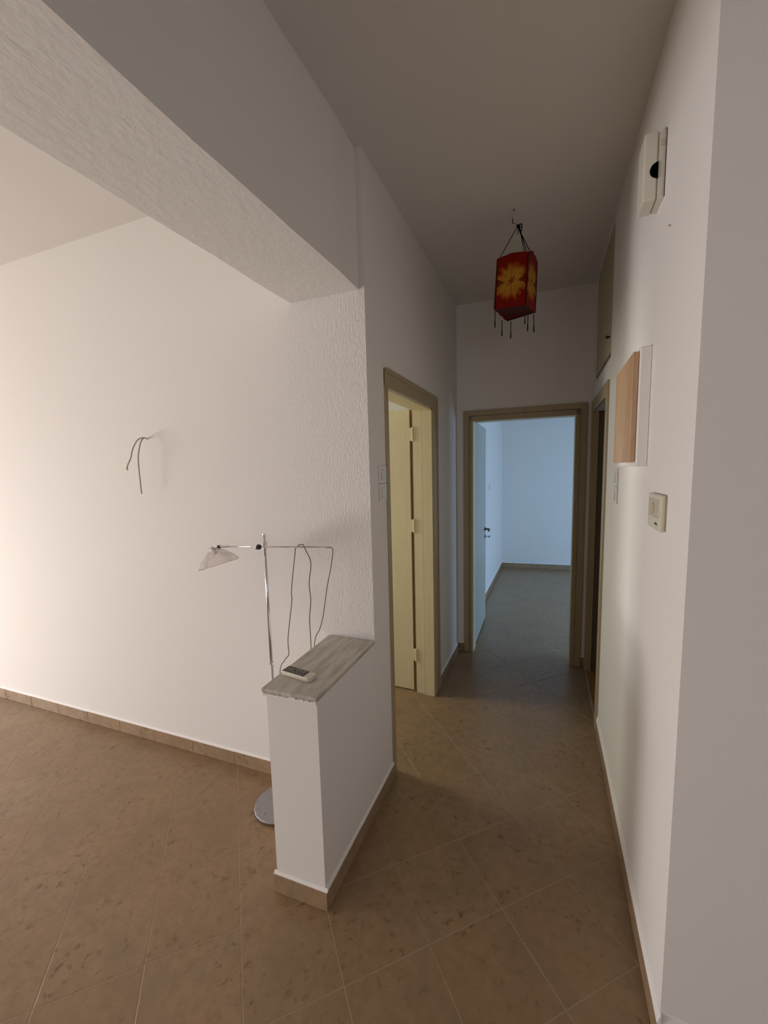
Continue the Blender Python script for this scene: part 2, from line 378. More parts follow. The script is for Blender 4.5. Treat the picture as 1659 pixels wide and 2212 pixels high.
def seen(x, y):
    q = project((x, y, 0))
    if q is None or not (-30 < q[0] < 1690 and -30 < q[1] < 2242): return False
    for (p0, p1, hh) in blk:
        rx, ry = x, y; sx_, sy_ = p1[0] - p0[0], p1[1] - p0[1]; den = rx * sy_ - ry * sx_
        if abs(den) < 1e-9: continue
        t = (p0[0] * sy_ - p0[1] * sx_) / den; u_ = (p0[0] * ry - p0[1] * rx) / den
        if 0.0 < t < 0.999 and 0 <= u_ <= 1 and 1.65 * (1 - t) < hh: return False
    return True
cand = []
for i in range(-30, 40):
    for j in range(-40, 30):
        cx_, cy_ = ab(OA + T * (i + 0.5), OB + T * (j + 0.5))
        if not (-6.5 < cx_ < 3.2 and -2.75 < cy_ < 7.2): continue
        if cx_ > 0.40 and 2.45 < cy_ < 3.55: continue
        vis = sum(seen(cx_ + dx, cy_ + dy) for dx in (-.13, 0, .13) for dy in (-.13, 0, .13))
        q = project((cx_, cy_, 0)); dist = (Vector((cx_, cy_, 0)) - cam.location).length
        cand.append((vis / dist ** 3, cx_, cy_))
cand.sort(reverse=True)
g = 0.0019
def tile_geo(b, cx_, cy_, full=True):
    h = T / 2 - g; hi_ = h - 0.0010
    def P(a, c_, z): return (cx_ + ca * a - sa * c_, cy_ + sa * a + ca * c_, z)
    o_ = [(-1, -1), (1, -1), (1, 1), (-1, 1)]
    lo = [b.verts.new(P(h * s, h * t, -0.0040)) for s, t in o_]; md = [b.verts.new(P(h * s, h * t, -0.0006)) for s, t in o_]; tp = [b.verts.new(P(hi_ * s, hi_ * t, 0.0)) for s, t in o_]
    b.faces.new(tp)
    for k in range(4):
        k2 = (k + 1) % 4; b.faces.new([md[k], md[k2], tp[k2], tp[k]]); b.faces.new([lo[k], lo[k2], md[k2], md[k]])
b = bmesh.new(); tile_geo(b, 0, 0); tme = bpy.data.meshes.new('floor_tile'); b.to_mesh(tme); b.free(); tme.materials.append(m_tile)
b = bmesh.new()
for n_, (s_, cx_, cy_) in enumerate(cand):
    if s_ > 0 and n_ < 290:
        o = bpy.data.objects.new('tile', tme); C.objects.link(o); o.location = (cx_, cy_, random.uniform(-0.0003, 0.0)); o.parent = floor
    else: tile_geo(b, cx_, cy_)
me = bpy.data.meshes.new('floor_tiles'); b.to_mesh(me); b.free(); o = link('outer_floor_tiles', me, m_tile, floor); o['kind'] = 'stuff'

# ---------------------------------------------------------------- tile baseboards
def baseboard(name, p, q, h=0.077, t=0.011, joints=None, side=1, lh=0.010):
    """tiles along p->q in plan; the room lies on the left of p->q when side=1"""
    p = Vector(p); q = Vector(q); L = (q - p).length; d = (q - p) / L; nrm = Vector((-d.y, d.x)) * side
    par = B()
    A0 = p; A1 = q
    prof = [(p, q)]
    def pl(a, off): v_ = p + d * a + nrm * off; return (v_.x, v_.y)
    par.quadbox([(*pl(0, 0), h - 0.001), (*pl(L, 0), h - 0.001), (*pl(L, t - 0.001), h - 0.001), (*pl(0, t - 0.001), h - 0.001), (*pl(0, 0), h + lh), (*pl(L, 0), h + lh), (*pl(L, 0.0025), h + lh - 0.002), (*pl(0, 0.0025), h + lh - 0.002)])
    o = par.make(name, m_plaster, kind='structure')
    B().prism([pl(0, 0), pl(L, 0), pl(L, t - 0.0012), pl(0, t - 0.0012)], 0.0004, h - 0.0015).make('joint_mortar', m_mortar, o)
    js = [0.0] + sorted(j for j in (joints or []) if 0.02 < j < L - 0.02) + [L]
    for a, b_ in zip(js, js[1:]):
        gg = 0.0014; a2 = a + (gg if a > 0 else 0); b2 = b_ - (gg if b_ < L else 0); off = random.uniform(0, 0.0008)
        B().prism([pl(a2, 0.0), pl(b2, 0.0), pl(b2, t + off), pl(a2, t + off)], 0.0005, h + random.uniform(-0.001, 0.0005), bevel=0.0012).make('tile', m_base, o)
    return o
XB = -0.982
xs = [-3.466 - .305 * k for k in range(9, 0, -1)] + [-3.466, -3.169, -2.864, -2.559, -2.255, -1.942, -1.635, -1.33]
pb = (-6.5, yb(-6.5)); qb = (XB, yb(XB))
baseboard('baseboard_back', pb, qb, joints=[(x_ + 6.5) for x_ in xs], side=-1)
baseboard('baseboard_half_wall_front', (-0.984, 1.1305), (-0.748, 1.1425), joints=None, side=-1)
baseboard('baseboard_half_wall_right', (-0.759, 1.141), (XL, 1.850), joints=[0.0 + .30, .61], side=-1)
baseboard('baseboard_half_wall_left', (-0.978, 1.640), (-0.972, 1.129), joints=[.25], side=-1)
baseboard('baseboard_left', (XL, 2.785), (XL, yf(XL) - 0.0), joints=[.18, .487], side=-1)
baseboard('baseboard_far_left', (XL, yf(XL)), (-0.706, yf(-0.706)), side=-1)
baseboard('baseboard_far_right', (0.240, yf(0.24)), (xr(3.5), yf(0.275)), side=-1)
baseboard('baseboard_right', (xr(1.185), 1.174), (xr(2.64), 2.64), joints=[.27, .577, .884, 1.19], side=1, lh=0.028)
baseboard('baseboard_front_right', (3.2, 1.185), (xr(1.185), 1.185), joints=[.1 + .307 * k for k in range(9)], side=1, lh=0.028)
baseboard('baseboard_bedroom_left', (-0.75, 3.62), (-0.75, ybb(-.75)), joints=[.2 + .307 * k for k in range(10)], side=-1)
baseboard('baseboard_bedroom_back', (-0.75, ybb(-.75)), (3.2, ybb(3.2)), joints=[.22 + .307 * k for k in range(13)], side=-1)

# ---------------------------------------------------------------- doors
def casing_strip(b, face, along0, along1, z0, z1, axis, t):
    pass
# door 1: left doorway with its leaf opened into the side room
d1 = empty('door_1', kind='structure')
F1 = XL + 0.016
c_ = B()
c_.box(XL - 0.002, XL + 0.006, 1.848, D1Y0 + 0.004, 0, 2.138, 0.002)
c_.box(XL - 0.002, F1, D1Y1 - 0.012, 2.782, 0, 2.138, 0.003)
c_.box(XL - 0.002, F1 - 0.002, 1.848, 2.782, D1Z - 0.006, 2.140, 0.003)
c_.make('door_casing', m_casing, d1)
c_ = B()      # moulding bead on the casing
c_.box(F1 - 0.001, F1 + 0.006, 2.760, 2.782, 0, 2.142, 0.003); c_.box(F1 - 0.003, F1 + 0.005, 1.850, 2.782, 2.118, 2.142, 0.003)
c_.make('casing_bead', m_casing, d1)
c_ = B()      # lining of the opening, in two steps
c_.box(-0.829, XL + 0.003, D1Y1 - 0.022, D1Y1, 0, D1Z); c_.box(-0.897, -0.834, D1Y1 - 0.012, D1Y1, 0, D1Z); c_.box(-0.922, -0.899, 2.722, 2.80, 0, 2.13)
c_.box(-0.829, XL + 0.003, D1Y0, D1Y0 + 0.010, 0, D1Z); c_.box(-0.829, XL + 0.003, D1Y0, D1Y1, D1Z - 0.022, D1Z); c_.box(-0.897, -0.834, D1Y0, D1Y1, D1Z - 0.010, D1Z)
c_.make('door_jamb', m_leaf, d1)
lf = B().box(-1.704, -0.920, 2.682, 2.718, 0.012, 2.062, 0.002).make('door_leaf', m_leaf, d1)
B().box(-0.920, -0.9185, 2.683, 2.717, 0.013, 2.060).make('leaf_edge', m_rawwood, lf)
for z in (1.89, 1.25, 0.29):
    B().box(-0.918, -0.893, 2.674, 2.684, z - 0.045, z + 0.045, 0.002).cyl((-0.897, 2.674, z - 0.05), (-0.897, 2.674, z + 0.05), 0.006, 10).make('hinge', m_leaf, lf)
# door 2: far doorway to the bedroom
d2 = empty('door_2', kind='structure')
def fy(x_): return yf(x_)
def strip2(b, x0, x1, z0, z1, t0, t1, bev=0.002):
    b.prism([(x0, fy(x0) - t1), (x1, fy(x1) - t1), (x1, fy(x1) - t0), (x0, fy(x0) - t0)], z0, z1, bev)
c_ = B()
strip2(c_, -0.703, -0.659, 0, 2.125, -0.002, 0.018); strip2(c_, -0.655, -0.630, 0, 2.078, -0.002, 0.013)
strip2(c_, 0.196, 0.240, 0, 2.125, -0.002, 0.018); strip2(c_, 0.161, 0.192, 0, 2.078, -0.002, 0.013)
strip2(c_, -0.659, 0.196, 2.082, 2.125, -0.002, 0.018); strip2(c_, -0.655, 0.192, DZ - 0.006, 2.078, -0.002, 0.013)
c_.make('door_casing', m_casing, d2)
c_ = B()
c_.prism([(DX0 - .002, fy(DX0)), (DX0 + .010, fy(DX0)), (DX0 + .010, fy(DX0) + .12), (DX0 - .002, fy(DX0) + .12)], 0, DZ)
c_.prism([(DX1 - .010, fy(DX1)), (DX1 + .002, fy(DX1)), (DX1 + .002, fy(DX1) + .12), (DX1 - .010, fy(DX1) + .12)], 0, DZ)
c_.prism([(DX0, fy(DX0)), (DX1, fy(DX1)), (DX1, fy(DX1) + .12), (DX0, fy(DX0) + .12)], DZ - .010, DZ + .002)
c_.make('door_jamb', m_leaf, d2)
hx, hy, ex, ey = -0.632, 3.640, -0.650, 4.350
lf = B().prism([(hx, hy), (ex, ey), (ex - 0.038, ey - 0.001), (hx - 0.038, hy - 0.001)], 0.014, 2.052, 0.002).make('door_leaf', m_leaf2, d2)
B().prism([(hx + .001, hy - .0015), (hx - 0.036, hy - .0025), (hx - 0.036, hy - 0.001), (hx + .001, hy)], 0.016, 2.04).make('leaf_edge', m_rawwood, lf)
for z in (1.85, 1.05, 0.22):
    B().cyl((hx - 0.042, hy - .004, z - 0.04), (hx - 0.042, hy - .004, z + 0.04), 0.005, 10).make('hinge', m_darkmetal, lf)
hh = B(); yh = 4.295
hh.cyl((-0.652, yh, 1.0), (-0.641, yh, 1.0), 0.021, 20); hh.cyl((-0.641, yh, 1.0), (-0.600, yh, 1.0), 0.0085, 12); hh.tube(catmull([(-0.602, yh + .005, 1.0), (-0.597, yh - 0.03, 1.001), (-0.598, yh - 0.10, 0.996)], 5), 0.0085, 10)
hh.make('door_handle', m_darkmetal, lf, smooth=False)
hh = B(); hh.cyl((-0.652, yh, 0.92), (-0.643, yh, 0.92), 0.020, 20); hh.cyl((-0.643, yh, 0.92), (-0.606, yh, 0.92), 0.0032, 8); hh.cyl((-0.606, yh, 0.92), (-0.598, yh, 0.92), 0.011, 14)
hh.make('door_key', m_darkmetal, lf)
# door 3: closet doorway in the right wall
d3 = empty('door_3', kind='structure')
def strip3(b, y0, y1, z0, z1, t0, t1, bev=0.002):
    b.prism([(xr(y0) - t1, y0), (xr(y1) - t1, y1), (xr(y1) - t0, y1), (xr(y0) - t0, y0)], z0, z1, bev)
c_ = B()
strip3(c_, K0 - 0.062, K0 + 0.004, 0, 2.125, -0.002, 0.012); strip3(c_, K1 - 0.004, K1 + 0.050, 0, 2.125, -0.002, 0.012); strip3(c_, K0 + 0.0045, K1 - 0.0045, KZ - 0.005, 2.125, -0.002, 0.012)
c_.make('door_casing', m_casing, d3)
c_ = B()
c_.prism([(xr(K1) + .001, K1 - .012), (xr(K1) + .035, K1 - .012), (xr(K1) + .035, K1), (xr(K1) + .001, K1)], 0.012, KZ)
c_.prism([(xr(K0) + .001, K0), (xr(K0) + .035, K0), (xr(K0) + .035, K0 + .012), (xr(K0) + .001, K0 + .012)], 0.012, KZ)
c_.make('door_jamb', m_casing, d3)
B().prism([(xr(K1) + .035, K1 - .004), (xr(K1) + .125, K1 - .004), (xr(K1) + .125, K1 - .0005), (xr(K1) + .035, K1 - .0005)], 0.014, KZ).make('jamb_lining', m_brown, d3)
B().prism([(xr(K0) - 0.006, K0 + .004), (xr(K0) + 0.012, K0 + .004), (xr(K1) + 0.012, K1 - .004), (xr(K1) - 0.006, K1 - .004)], 0.0005, 0.014, 0.002).make('door_sill', m_base, d3)
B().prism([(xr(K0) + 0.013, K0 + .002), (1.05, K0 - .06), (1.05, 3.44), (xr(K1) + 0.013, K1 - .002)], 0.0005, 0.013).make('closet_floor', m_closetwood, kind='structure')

# overhead cupboard above the closet
t = thing('overhead_cupboard', 'beige overhead cupboard door high above the dark closet doorway', 'cupboard', (xr(3.0) + 0.03, 3.0, QZ0))
c_ = B(); strip3(c_, Q0, Q0 + 0.03, QZ0, QZ1, -0.05, -0.004); strip3(c_, Q1 - 0.03, Q1, QZ0, QZ1, -0.05, -0.004); strip3(c_, Q0, Q1, QZ0, QZ0 + 0.022, -0.05, -0.004); strip3(c_, Q0, Q1, QZ1 - 0.02, QZ1, -0.05, -0.004)
c_.make('frame', m_casing, t)
c_ = B(); strip3(c_, Q0 + 0.004, Q1 - 0.035, QZ0 + 0.032, QZ1 - 0.024, -0.022, 0.001, 0.002); lf = c_.make('door', m_hatch, t)
B().cyl((xr(2.70) - 0.001, 2.70, 2.37), (xr(2.70) - 0.014, 2.70, 2.37), 0.006, 12).ball((xr(2.70) - 0.016, 2.70, 2.37), 0.009).make('knob', m_darkmetal, lf)

# ---------------------------------------------------------------- windows (outside the frame)
def window(name, x, y0, y1, z0, z1):
    w = B(); t_ = 0.05
    w.box(x - .02, x + .02, y0, y0 + t_, z0, z1); w.box(x - .02, x + .02, y1 - t_, y1, z0, z1); w.box(x - .02, x + .02, y0, y1, z0, z0 + t_); w.box(x - .02, x + .02, y0, y1, z1 - t_, z1); w.box(x - .02, x + .02, (y0 + y1) / 2 - .03, (y0 + y1) / 2 + .03, z0, z1)
    return w.make(name, m_plastic, kind='structure')
window('window_1', -6.55, -2.4, 0.5, 0.1, 2.4); window('window_2', 3.25, 3.90, 5.30, 0.10, 2.0); window('window_3', -3.25, 1.80, 2.50, 0.9, 2.1)
w = B(); w.box(0.5, 2.3, -2.87, -2.83, 0.85, 0.90); w.box(0.5, 2.3, -2.87, -2.83, 2.15, 2.2); w.box(0.5, 0.55, -2.87, -2.83, 0.85, 2.2); w.box(2.25, 2.3, -2.87, -2.83, 0.85, 2.2); w.make('window_4', m_plastic, kind='structure')

# ---------------------------------------------------------------- marble slab on the half wall
slab = B().prism([(-0.994, 1.124), (-0.755, 1.137), (-0.757, 1.6545), (-1.006, 1.644)], 0.8315, 0.848, bevel=0.0055, seg=3).make('marble_slab', m_marble)
tag(slab, 'worn grey veined marble slab capping the white half-height wall', 'slab')

# ---------------------------------------------------------------- remote control
rc = Vector((-0.908, 1.2495, 0.8482)); ang = math.radians(2.0)
t = thing('remote_control', 'off-white remote control with a black face lying on the marble slab', 'remote control', rc)
mr_ = Matrix.Translation(rc) @ Matrix.Rotation(math.radians(-7.0), 4, 'Z')
def local(b, name, mat, par, mtx):
    bmesh.ops.transform(b.b, matrix=mtx, verts=b.b.verts); return b.make(name, mat, par)
b1 = B(); L2, W2 = 0.073, 0.0245
poly = []
for cx_, cy_, a0, rd in ((L2 - .012, W2 - .012, 0, .012), (-L2 + .006, W2 - .006, 90, .006), (-L2 + .006, -W2 + .006, 180, .006), (L2 - .012, -W2 + .012, 270, .012)):
    for k in range(5):
        a = math.radians(a0 + 22.5 * k); poly.append((cx_ + rd * math.cos(a), cy_ + rd * math.sin(a)))
b1.prism(poly, 0.0, 0.0175, bevel=0.0035, seg=2); local(b1, 'body', m_remote, t, mr_)
pan = local(B().box(-L2 + .004, 0.040, -W2 + .004, W2 - .0035, 0.0172, 0.0181, 0.0004), 'face_panel', m_panel, t, mr_)
local(B().box(-0.058, -0.026, -0.012, 0.013, 0.0180, 0.0183), 'display', m_lcd, pan, mr_)
for k, (bx, by, sx_, sy_) in enumerate([(-0.018, .010, .003, .013), (-0.018, -.011, .003, .012), (-0.007, .004, .003, .022), (-0.007, -.015, .004, .005), (0.002, .012, .003, .008), (0.003, -.012, .004, .006), (0.008, .003, .003, .010), (0.012, .014, .003, .004), (0.019, .014, .003, .004), (0.022, .001, .004, .005), (0.020, -.014, .004, .005), (0.028, .012, .003, .005)]):
    local(B().box(bx - sx_ / 2, bx + sx_ / 2, by - sy_ / 2, by + sy_ / 2, 0.0180, 0.0190, 0.0003), 'button', m_key, pan, mr_)

# ---------------------------------------------------------------- chrome floor lamp
LX, LY = -1.219, 1.465
t = thing('floor_lamp', 'chrome floor lamp with ribbed glass shade standing behind the half-height wall', 'floor lamp', (LX, LY, 0))
B().lathe((LX, LY, 0), (0, 0, 1), [(0, 0), (0.118, 0), (0.1215, 0.004), (0.1215, 0.017), (0.118, 0.020), (0.02, 0.0215), (0, 0.0215)], 64).make('base', m_wornchrome, t, smooth=False)
B().cyl((LX, LY, 0.02), (LX, LY, 0.745), 0.0078, 24).cyl((LX, LY, 0.745), (LX, LY, 1.368), 0.0070, 24).make('pole', m_chrome, t, smooth=True)
B().cyl((LX, LY, 0.743), (LX, LY, 0.750), 0.0088, 24).make('collar', m_chrome, t)
B().cyl((LX, LY, 1.366), (LX, LY, 1.372), 0.0076, 20).make('end_cap', m_chrome, t)
AL = Vector((-1.415, 1.393, 1.316)); AR = Vector((-0.912, 1.519, 1.316)); ad = (AR - AL).normalized(); perp = Vector((ad.y, -ad.x, 0))
B().cyl(AL, AR, 0.0034, 14).make('arm', m_chrome, t, smooth=True)
B().cyl(AL - ad * .002, AL + ad * 0.036, 0.0052, 14).make('arm_sleeve', m_chrome, t)
B().cyl(AR - ad * 0.012, AR + ad * .008, 0.0052, 14).make('arm_end', m_chrome, t)
jp = AL + ad * ((Vector((LX, LY, 1.316)) - AL).dot(ad)); jc = B()
jc.cyl(jp + perp * 0.008, Vector((LX, LY, 1.316)) - perp * 0.012, 0.0085, 16); jc.cyl(Vector((LX, LY, 1.303)), Vector((LX, LY, 1.330)), 0.0105, 18); jc.make('clamp', m_chrome, t)
B().lathe(jp + perp * 0.004 - ad * .014, perp, [(0, 0), (0.012, 0), (0.013, .004), (0.011, .010), (0, .012)], 14).cyl(jp - ad * .016 + perp * .006, jp - ad * .028 + perp * .010 - Vector((0, 0, .010)), 0.003, 8).make('clamp_knob', m_black, t)
B().cyl(Vector((LX, LY, 1.325)), Vector((LX + .020, LY, 1.336)), 0.0025, 8).make('clamp_screw', m_chrome, t)
NK = Vector((-1.449, 1.388, 1.303)); AX = Vector((0.31, 0.0, -0.95)).normalized()
hj = B(); hj.cyl(NK + Vector((-.006, 0, -.008)) - AX * .002, NK - AX * 0.018 + Vector((-.006, 0, -.008)), 0.0145, 20); hj.cyl(NK + Vector((0.003, 0, .004)), NK + Vector((0.022, .004, .012)), 0.0095, 16)
hd = hj.make('lamp_holder', m_chrome, t)
B().cyl(NK + Vector((0.022, .004, .010)), AL, 0.0075, 14).make('swivel_joint', m_black, hd)
SB = NK + AX * 0.0
prof = [(0.016, -0.006), (0.030, 0.006), (0.052, 0.024), (0.074, 0.046), (0.090, 0.069), (0.093, 0.074), (0.0925, 0.0765), (0.0895, 0.0755), (0.0715, 0.048), (0.0495, 0.027), (0.028, 0.010), (0.013, -0.003)]
B().lathe(SB, AX, prof, 112, ribs=1, amp=0.0007).make('glass_shade', m_glass, t, smooth=False)
B().lathe(SB, AX, [(0, 0.0), (0.009, 0.0), (0.010, 0.010), (0.005, 0.026), (0, 0.030)], 14).make('bulb', m_plastic, hd, smooth=True)
# cord: hangs from the arm end, rises over the arm in a loop and drops again
def on(pts, ys):   # points already in world space
    return pts
s3 = [AR + ad * .006, (-0.893, 1.522, 1.309), (-0.893, 1.522, 1.285), (-0.906, 1.52, 1.214), (-0.930, 1.522, 1.125), (-0.958, 1.525, 0.992), (-0.985, 1.532, 0.92), (-1.022, 1.545, 0.855), (-1.040, 1.55, 0.70), (-1.07, 1.55, 0.40), (-1.09, 1.53, 0.12), (-1.085, 1.51, 0.02)]
s2 = [(-1.085, 1.51, 0.02), (-1.06, 1.54, 0.06), (-1.058, 1.55, 0.35), (-1.050, 1.54, 0.70), (-1.030, 1.522, 0.832), (-1.029, 1.52, 0.962), (-1.018, 1.52, 1.061), (-1.022, 1.52, 1.14), (-1.006, 1.517, 1.237), (-1.022, 1.510, 1.290), (-1.036, 1.508, 1.3225)]
s1 = [(-1.050, 1.498, 1.324), (-1.064, 1.488, 1.308), (-1.072, 1.49, 1.276), (-1.104, 1.495, 1.108), (-1.106, 1.495, 1.052), (-1.142, 1.50, 0.866), (-1.142, 1.50, 0.79), (-1.166, 1.50, 0.757), (-1.200, 1.50, 0.690), (-1.205, 1.52, 0.5), (-1.14, 1.56, 0.2), (-1.12, 1.58, 0.004), (-1.3, 1.585, 0.004)]
B().tube(catmull(s3, 6) + catmull(s2, 6)[1:] + catmull(s1, 6), 0.0022, 8).make('power_cord', m_cord, t, smooth=True)

# ---------------------------------------------------------------- bare cable on the back wall
t = thing('wall_cable', 'bare two-core cable sticking out of the white living room wall', 'cable', (-2.109, yb(-2.109), 1.86))
r0 = Vector((-2.109, 1.599, 1.858))
w1 = [r0, (-2.090, 1.560, 1.861), (-2.098, 1.53, 1.845), (-2.100, 1.500, 1.795), (-2.105, 1.490, 1.752), (-2.125, 1.485, 1.718)]
w2 = [r0 + Vector((.003, 0, 0)), (-2.085, 1.56, 1.859), (-2.095, 1.545, 1.83), (-2.10, 1.53, 1.765), (-2.105, 1.53, 1.715), (-2.107, 1.532, 1.625), (-2.109, 1.535, 1.553)]
B().tube(catmull(w1, 6), 0.0036, 8).make('wire', m_wire, t, smooth=True)
B().tube(catmull(w2, 6), 0.0036, 8).make('wire', m_wire, t, smooth=True)
B().tube(catmull([(-2.125, 1.485, 1.718), (-2.134, 1.485, 1.704), (-2.142, 1.485, 1.692)], 3), 0.0036, 8).tube([(-2.134, 1.485, 1.704), (-2.137, 1.487, 1.682)], 0.0026, 8).make('stripped_end', m_yellow, t)

# ---------------------------------------------------------------- switches
def plate_switch(y0, y1, z0, z1, xface, sgn, label, group):
    cy_ = (y0 + y1) / 2; cz = (z0 + z1) / 2; hy_ = (y1 - y0) / 2; hz = (z1 - z0) / 2
    t = thing('light_switch', label, 'light switch', (xface, cy_, cz), group)
    def xx(a, b_): return (min(xface + sgn * a, xface + sgn * b_), max(xface + sgn * a, xface + sgn * b_))
    a, b_ = xx(0, 0.008); B().box(a, b_, y0, y1, z0, z1, 0.0028, 2).make('cover_plate', m_plastic, t)
    a, b_ = xx(0.0078, 0.0086); B().box(a, b_, cy_ - hy_ * .60, cy_ + hy_ * .60, cz - hz * .64, cz + hz * .64).make('inner_frame', m_chime2, t)
    xo = xface + sgn * 0.008; b = B()
    y_0, y_1, z_0, z_1 = cy_ - hy_ * .54, cy_ + hy_ * .54, cz - hz * .58, cz + hz * .58
    b.quadbox([(xo, y_0, z_0), (xo, y_1, z_0), (xo + sgn * .0055, y_1, z_0), (xo + sgn * .0055, y_0, z_0), (xo, y_0, z_1), (xo, y_1, z_1), (xo + sgn * .0015, y_1, z_1), (xo + sgn * .0015, y_0, z_1)]); b.make('rocker', m_plastic_in, t)
plate_switch(1.752, 1.836, 1.586, 1.670, XL, 1, 'upper white light switch on the wall between plaster corner and lit doorway', 'light switches beside the lit doorway')
plate_switch(1.752, 1.836, 1.500, 1.584, XL, 1, 'lower white light switch on the wall between plaster corner and lit doorway', 'light switches beside the lit doorway')
plate_switch(2.238, 2.322, 1.543, 1.627, xr(2.3), -1, 'upper white light switch under the wooden panel on the hall wall', 'light switches under the wooden panel')
plate_switch(2.238, 2.322, 1.455, 1.539, xr(2.3), -1, 'lower white light switch under the wooden panel on the hall wall', 'light switches under the wooden panel')
plate_switch(5.30, 5.384, 1.35, 1.434, -0.75, 1, 'small pale light switch on the blue-lit bedroom wall', None)

# ---------------------------------------------------------------- thermostat
x0 = xr(1.45)
t = thing('thermostat', 'beige plastic thermostat on the bright wall near its outer corner', 'thermostat', (x0, 1.46, 1.5))
B().box(x0 - 0.004, x0 + .002, 1.384, 1.540, 1.449, 1.553, 0.001).make('back_plate', m_therm2, t)
cv = B().box(x0 - 0.016, x0 - 0.003, 1.381, 1.542, 1.447, 1.555, 0.004, 2).make('cover', m_therm, t)
B().box(x0 - 0.0168, x0 - 0.0150, 1.396, 1.530, 1.484, 1.541, 0.0006).make('recess', m_therm2, cv)
B().cyl((x0 - 0.016, 1.470, 1.512), (x0 - 0.0195, 1.470, 1.512), 0.017, 28).make('dial', m_therm2, t)
B().box(x0 - 0.0175, x0 - 0.0155, 1.412, 1.440, 1.464, 1.470, 0.0004).make('slot', m_black, cv)
B().box(x0 - 0.0195, x0 - 0.0155, 1.388, 1.396, 1.496, 1.507, 0.0008).make('button', m_therm, cv)

# ---------------------------------------------------------------- electrical box with wooden panel
x0 = xr(1.9)
t = thing('fuse_box', 'white wall box covered by a pale wooden panel', 'fuse box', (x0, 1.86, 1.85))
B().box(x0 - 0.031, x0 + .004, 1.655, 2.060, 1.640, 2.046, 0.003).make('box_body', m_plaster, t)
B().box(x0 - 0.050, x0 - 0.0325, 1.668, 2.070, 1.655, 2.034, 0.0015).make('wooden_panel', m_board, t)

# ---------------------------------------------------------------- door chime
x0 = xr(1.65)
t = thing('door_chime', 'ivory plastic door chime with a black round port high on the wall', 'door chime', (x0, 1.645, 2.57))
B().box(x0 - 0.019, x0 + .001, 1.600, 1.690, 2.478, 2.672, 0.0015).make('back_plate', m_chime, t)
B().box(x0 - 0.022, x0 - 0.018, 1.603, 1.688, 2.481, 2.669).make('seam', m_chime2, t)
cv = B().box(x0 - 0.058, x0 - 0.021, 1.598, 1.692, 2.476, 2.674, 0.004, 2).make('cover', m_chime, t)
b = B(); pts = []
for k in range(13):
    a = math.radians(90 + 15 * k); pts.append((x0 - 0.019 + 0.022 * math.cos(a), 2.560 + 0.0235 * math.sin(a)))
vs0 = [b.b.verts.new((p[0], 1.5965, p[1])) for p in pts]; vs1 = [b.b.verts.new((p[0], 1.602, p[1])) for p in pts]
b.b.faces.new(vs0); b.b.faces.new(vs1[::-1])
for k in range(13): b.b.faces.new([vs0[k], vs1[k], vs1[(k + 1) % 13], vs0[(k + 1) % 13]])
b.make('round_port', m_void, t)
for k in range(3): B().box(x0 - 0.014, x0 - 0.003, 1.599, 1.601, 2.628 + .007 * k, 2.6305 + .007 * k).make('vent_slot', m_chime2, t)
B().box(x0 - 0.0005, x0 + 0.001, 1.594, 1.600, 2.478, 2.672).make('gap_shadow_strip', m_black, t)  # black strip painted in for the shaded gap between chime and wall

nl = B().cyl((xr(1.5), 1.502, 2.345), (xr(1.5) - 0.006, 1.502, 2.344), 0.003, 8).make('nail', m_chime2)
tag(nl, 'tiny nail stub in the wall below the ivory door chime', 'nail')

# ---------------------------------------------------------------- hanging tie-dyed lantern
lt = thing('hanging_lantern', 'red and orange tie-dyed cloth lantern hanging from the hall ceiling', 'lantern', (-0.193, 2.36, 2.6))
BN, BL_, BR_, BF = Vector((-0.142, 2.280, 2.472)), Vector((-0.299, 2.268, 2.472)), Vector((-0.101, 2.405, 2.468)), Vector((-0.256, 2.395, 2.452))
TN, TL_, TR_, TF = Vector((-0.133, 2.315, 2.742)), Vector((-0.291, 2.322, 2.742)), Vector((-0.096, 2.445, 2.738)), Vector((-0.254, 2.452, 2.738))
bm = bmesh.new(); uvl = bm.loops.layers.uv.new('UVMap')
def side(b0, b1, t0, t1, arch, sag=0.0, nrm=None):
    NX, NY = 12, 14; grid = []
    nrm = (b1 - b0).cross(t0 - b0).normalized()
    for j in range(NY + 1):
        v_ = j / NY; row = []
        for i in range(NX + 1):
            u_ = i / NX; p = b0.lerp(b1, u_).lerp(t0.lerp(t1, u_), v_)
            p = p + Vector((0, 0, arch * math.sin(math.pi * u_) * v_ ** 2)) + nrm * (0.0022 * math.sin(u_ * 17 + j * 0.9) * math.sin(math.pi * u_) - 0.004 * math.sin(math.pi * u_) * math.sin(math.pi * v_))
            row.append((bm.verts.new(p), (u_ * 2 - 1, v_ * 2 - 1)))
        grid.append(row)
    for j in range(NY):
        for i in range(NX):
            q = [grid[j][i], grid[j][i + 1], grid[j + 1][i + 1], grid[j + 1][i]]
            f = bm.faces.new([a[0] for a in q]); f.smooth = True
            for lp, a in zip(f.loops, q): lp[uvl].uv = a[1]
side(BL_, BN, TL_, TN, 0.012); side(BN, BR_, TN, TR_, 0.026); side(BR_, BF, TR_, TF, 0.008); side(BF, BL_, TF, TL_, 0.008)
me = bpy.data.meshes.new('cloth_shade'); bm.to_mesh(me); bm.free(); link('cloth_shade', me, m_lantern, lt)
def flapq(a, b0, c0, d0, name, mat):
    bb = B(); th = Vector((0, 0, 0.0012)); bb.quadbox([a, b0, c0, d0, a + th, b0 + th, c0 + th, d0 + th]); return bb.make(name, mat, lt)
mid1 = BL_.lerp(BF, 0.80); mid2 = BN.lerp(BR_, 0.85)
flapq(BL_ + Vector((.002, .002, .001)), BN + Vector((-.002, .002, .001)), BR_ + Vector((-.003, -.003, .003)), BF + Vector((.004, -.004, .012)), 'bottom_panel', m_lantern_in)
